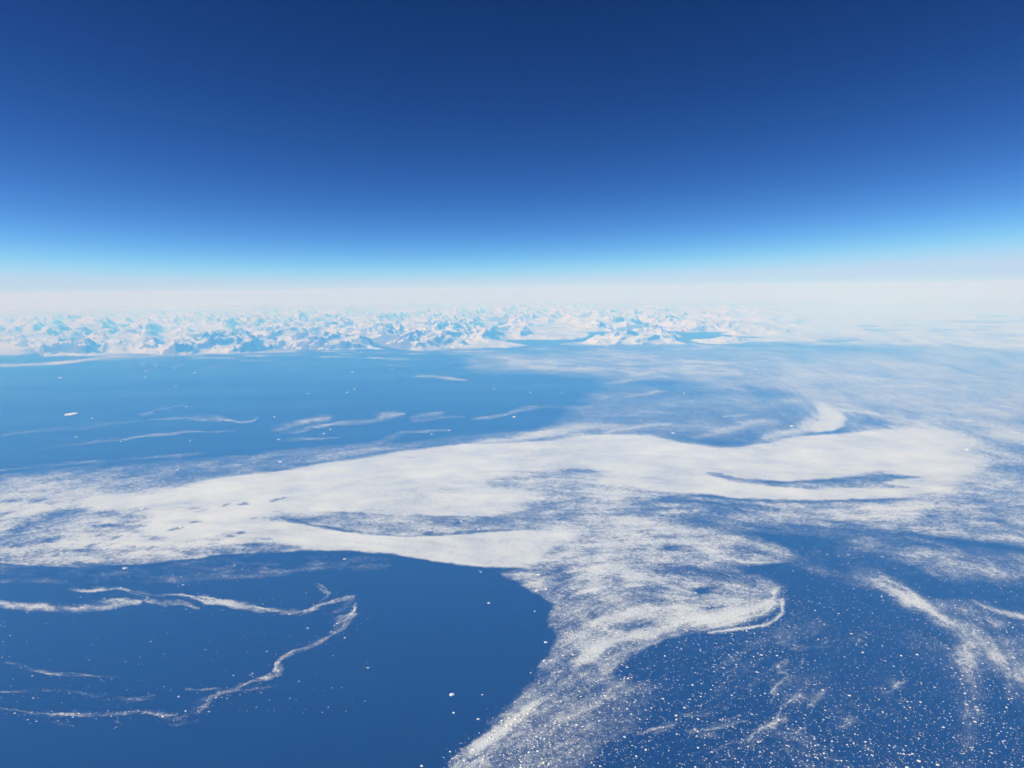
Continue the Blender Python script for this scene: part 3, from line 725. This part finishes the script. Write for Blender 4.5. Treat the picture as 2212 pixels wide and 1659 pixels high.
# the coastline, read off the photograph
coast_x = [-400, 0, 60, 95, 200, 300, 380, 480, 600, 690, 780, 880, 1000, 1100, 1180, 1300, 1450, 1600, 1700, 1780, 1860, 1950, 2100, 2300, 2700]
coast_y = [738, 738, 752, 771, 768, 764, 767, 764, 755, 758, 757, 756, 752, 750, 742, 747, 744, 740, 735, 722, 706, 694, 684, 676, 668]
cl = np.interp(cxp, coast_x, coast_y) + 3.0 * fbm(MX, MY, 7000, 4, .6, seed=4.4) + 4.0 * fbm(MX, MY, 26000, 2, seed=14.4) * (cxp > 400)
inl = (cl - cyp)                      # working pixels inland of the coast
wx = MX + 3500 * fbm(MX, MY, 14000, 3, seed=1.3); wy = MY + 3500 * fbm(MX, MY, 14000, 3, seed=7.3)
def ridged(x, y, sc, oc, seed):
    s = 0; amp = 1; pr = 1; tot = 0
    for i in range(oc):
        v = 1 - np.abs(perlin(x / sc + i * 31.7 + seed, y / sc + i * 11.3 - seed)) * 1.5
        v = np.clip(v, 0, 1) ** 2 * pr; s = s + v * amp; tot += amp; pr = np.clip(v * 1.6, 0, 1); amp *= .58; sc /= 2.07
    return s / tot
rg = .92 * ridged(wx, wy, 15500, 7, 2.0) + .26 * ridged(wx * 1.05 + 5000, wy, 5600, 6, 5.0)
massif = sstep(-.35, .25, fbm(MX, MY, 34000, 3, seed=6.1) + .12)
fjord = sstep(0.02, 0.19, np.abs(fbm(wx * .7 + wy * .35, wy * .55, 30000, 2, seed=9.4)))
east = sstep(1350, 1840, cxp)          # the range dies out into a smooth ice cap
hgt = (60 + 3300 * rg) * (.18 + .90 * massif ** 1.3) * (.30 + .70 * fjord) * (1 - .72 * east)
far = sstep(300000, 460000, RD)
cap = 200 * sstep(300000, 420000, RD)
hgt = np.maximum(hgt * (1 - .45 * far), 0) + cap * .85
hgt -= 900 * (1 - sstep(.0, .55, fjord)) * (1 - east) * (RD < 330000)
hgt = np.maximum(hgt, -60)
hgt += 90 * (hgt > 0) * fbm(MX, MY, 2600, 3, seed=3.9) * (1 - .8 * east)
hgt = (hgt * (1 - .85 * sstep(1640, 1840, cxp))) * sstep(-.3, 3.0 + 5.0 * sstep(.0, .5, fbm(MX, MY, 20000, 2, seed=15.0)), inl) - 60 * (1 - sstep(-1.0, .4, inl))
gyy, gxx = np.gradient(hgt)
ddx = np.hypot(np.gradient(MX, axis=1), np.gradient(MY, axis=1)); ddy = np.hypot(np.gradient(MX, axis=0), np.gradient(MY, axis=0))
slope = np.hypot(gxx / ddx, gyy / ddy)
rock_haze = sstep(.42, 1.15, slope) * .85 * (1 - .6 * east) + .45 * (1 - sstep(40, 300, hgt)) * (1 - east) + .34 * sstep(300000, 420000, RD) - .10 * sstep(430000, 600000, RD) + .25 * (1 - fjord) * (1 - east)  # distance terms put a grey into the far land to tone the hazy horizon
idx = np.arange(NRR * NA).reshape(NRR, NA)
land = hgt > -45
l4 = land[:-1, :-1] | land[1:, 1:] | land[:-1, 1:] | land[1:, :-1]
def terrain(name, lb, msk):
    kp = l4 & msk[:-1, :-1]
    f = np.stack([idx[:-1, :-1][kp], idx[:-1, 1:][kp], idx[1:, 1:][kp], idx[1:, :-1][kp]], -1)
    used, inv_ = np.unique(f, return_inverse=True)
    co = np.stack([MX.ravel()[used], MY.ravel()[used], hgt.ravel()[used]], -1)
    f2 = inv_.reshape(-1, 4)
    me = mesh_np(name, co, f2[:, ::-1], smooth=False, attrs={"rock_haze": rock_haze.ravel()[used]})
    print(name, len(f), me.polygons[0].normal[:] if len(f) else None)
    tag(link(name, me, M_MTN), lb, kind='structure')
terrain("mountains", "jagged snow covered coastal mountains cut by blue fjords along the horizon", RD < 230000)
terrain("far_mountains", "farther snowy ranges fading into the haze behind the coastal mountains", RD >= 230000)

# small rocky skerries off the coast
sk = [berg_mesh("skerry", 'berg') for _ in range(4)]
for s_ in sk:
    s_.materials.clear(); s_.materials.append(M_SKERRY)
for j in range(44):
    if j < 32: px_, py_ = rng.uniform(275, 500), rng.normal(791, 5.0)
    else: px_, py_ = rng.uniform(500, 880), rng.uniform(775, 800)
    gx_, gy_ = ground(px_, py_); dist_ = math.hypot(gx_, gy_)
    o = bpy.data.objects.new("skerry", sk[j % 4]); C.collection.objects.link(o)
    s = rng.uniform(3, 13) * dist_ / FOC; o.location = (gx_, gy_, -5); o.scale = (s, s * 1.6, s * .12 + 60); o.rotation_euler = (0, 0, rng.uniform(-.3, .3))
    tag(o, "low bare rocky skerry off the snowy mountain coast", "skerry", "rocky skerries off the mountain coast")
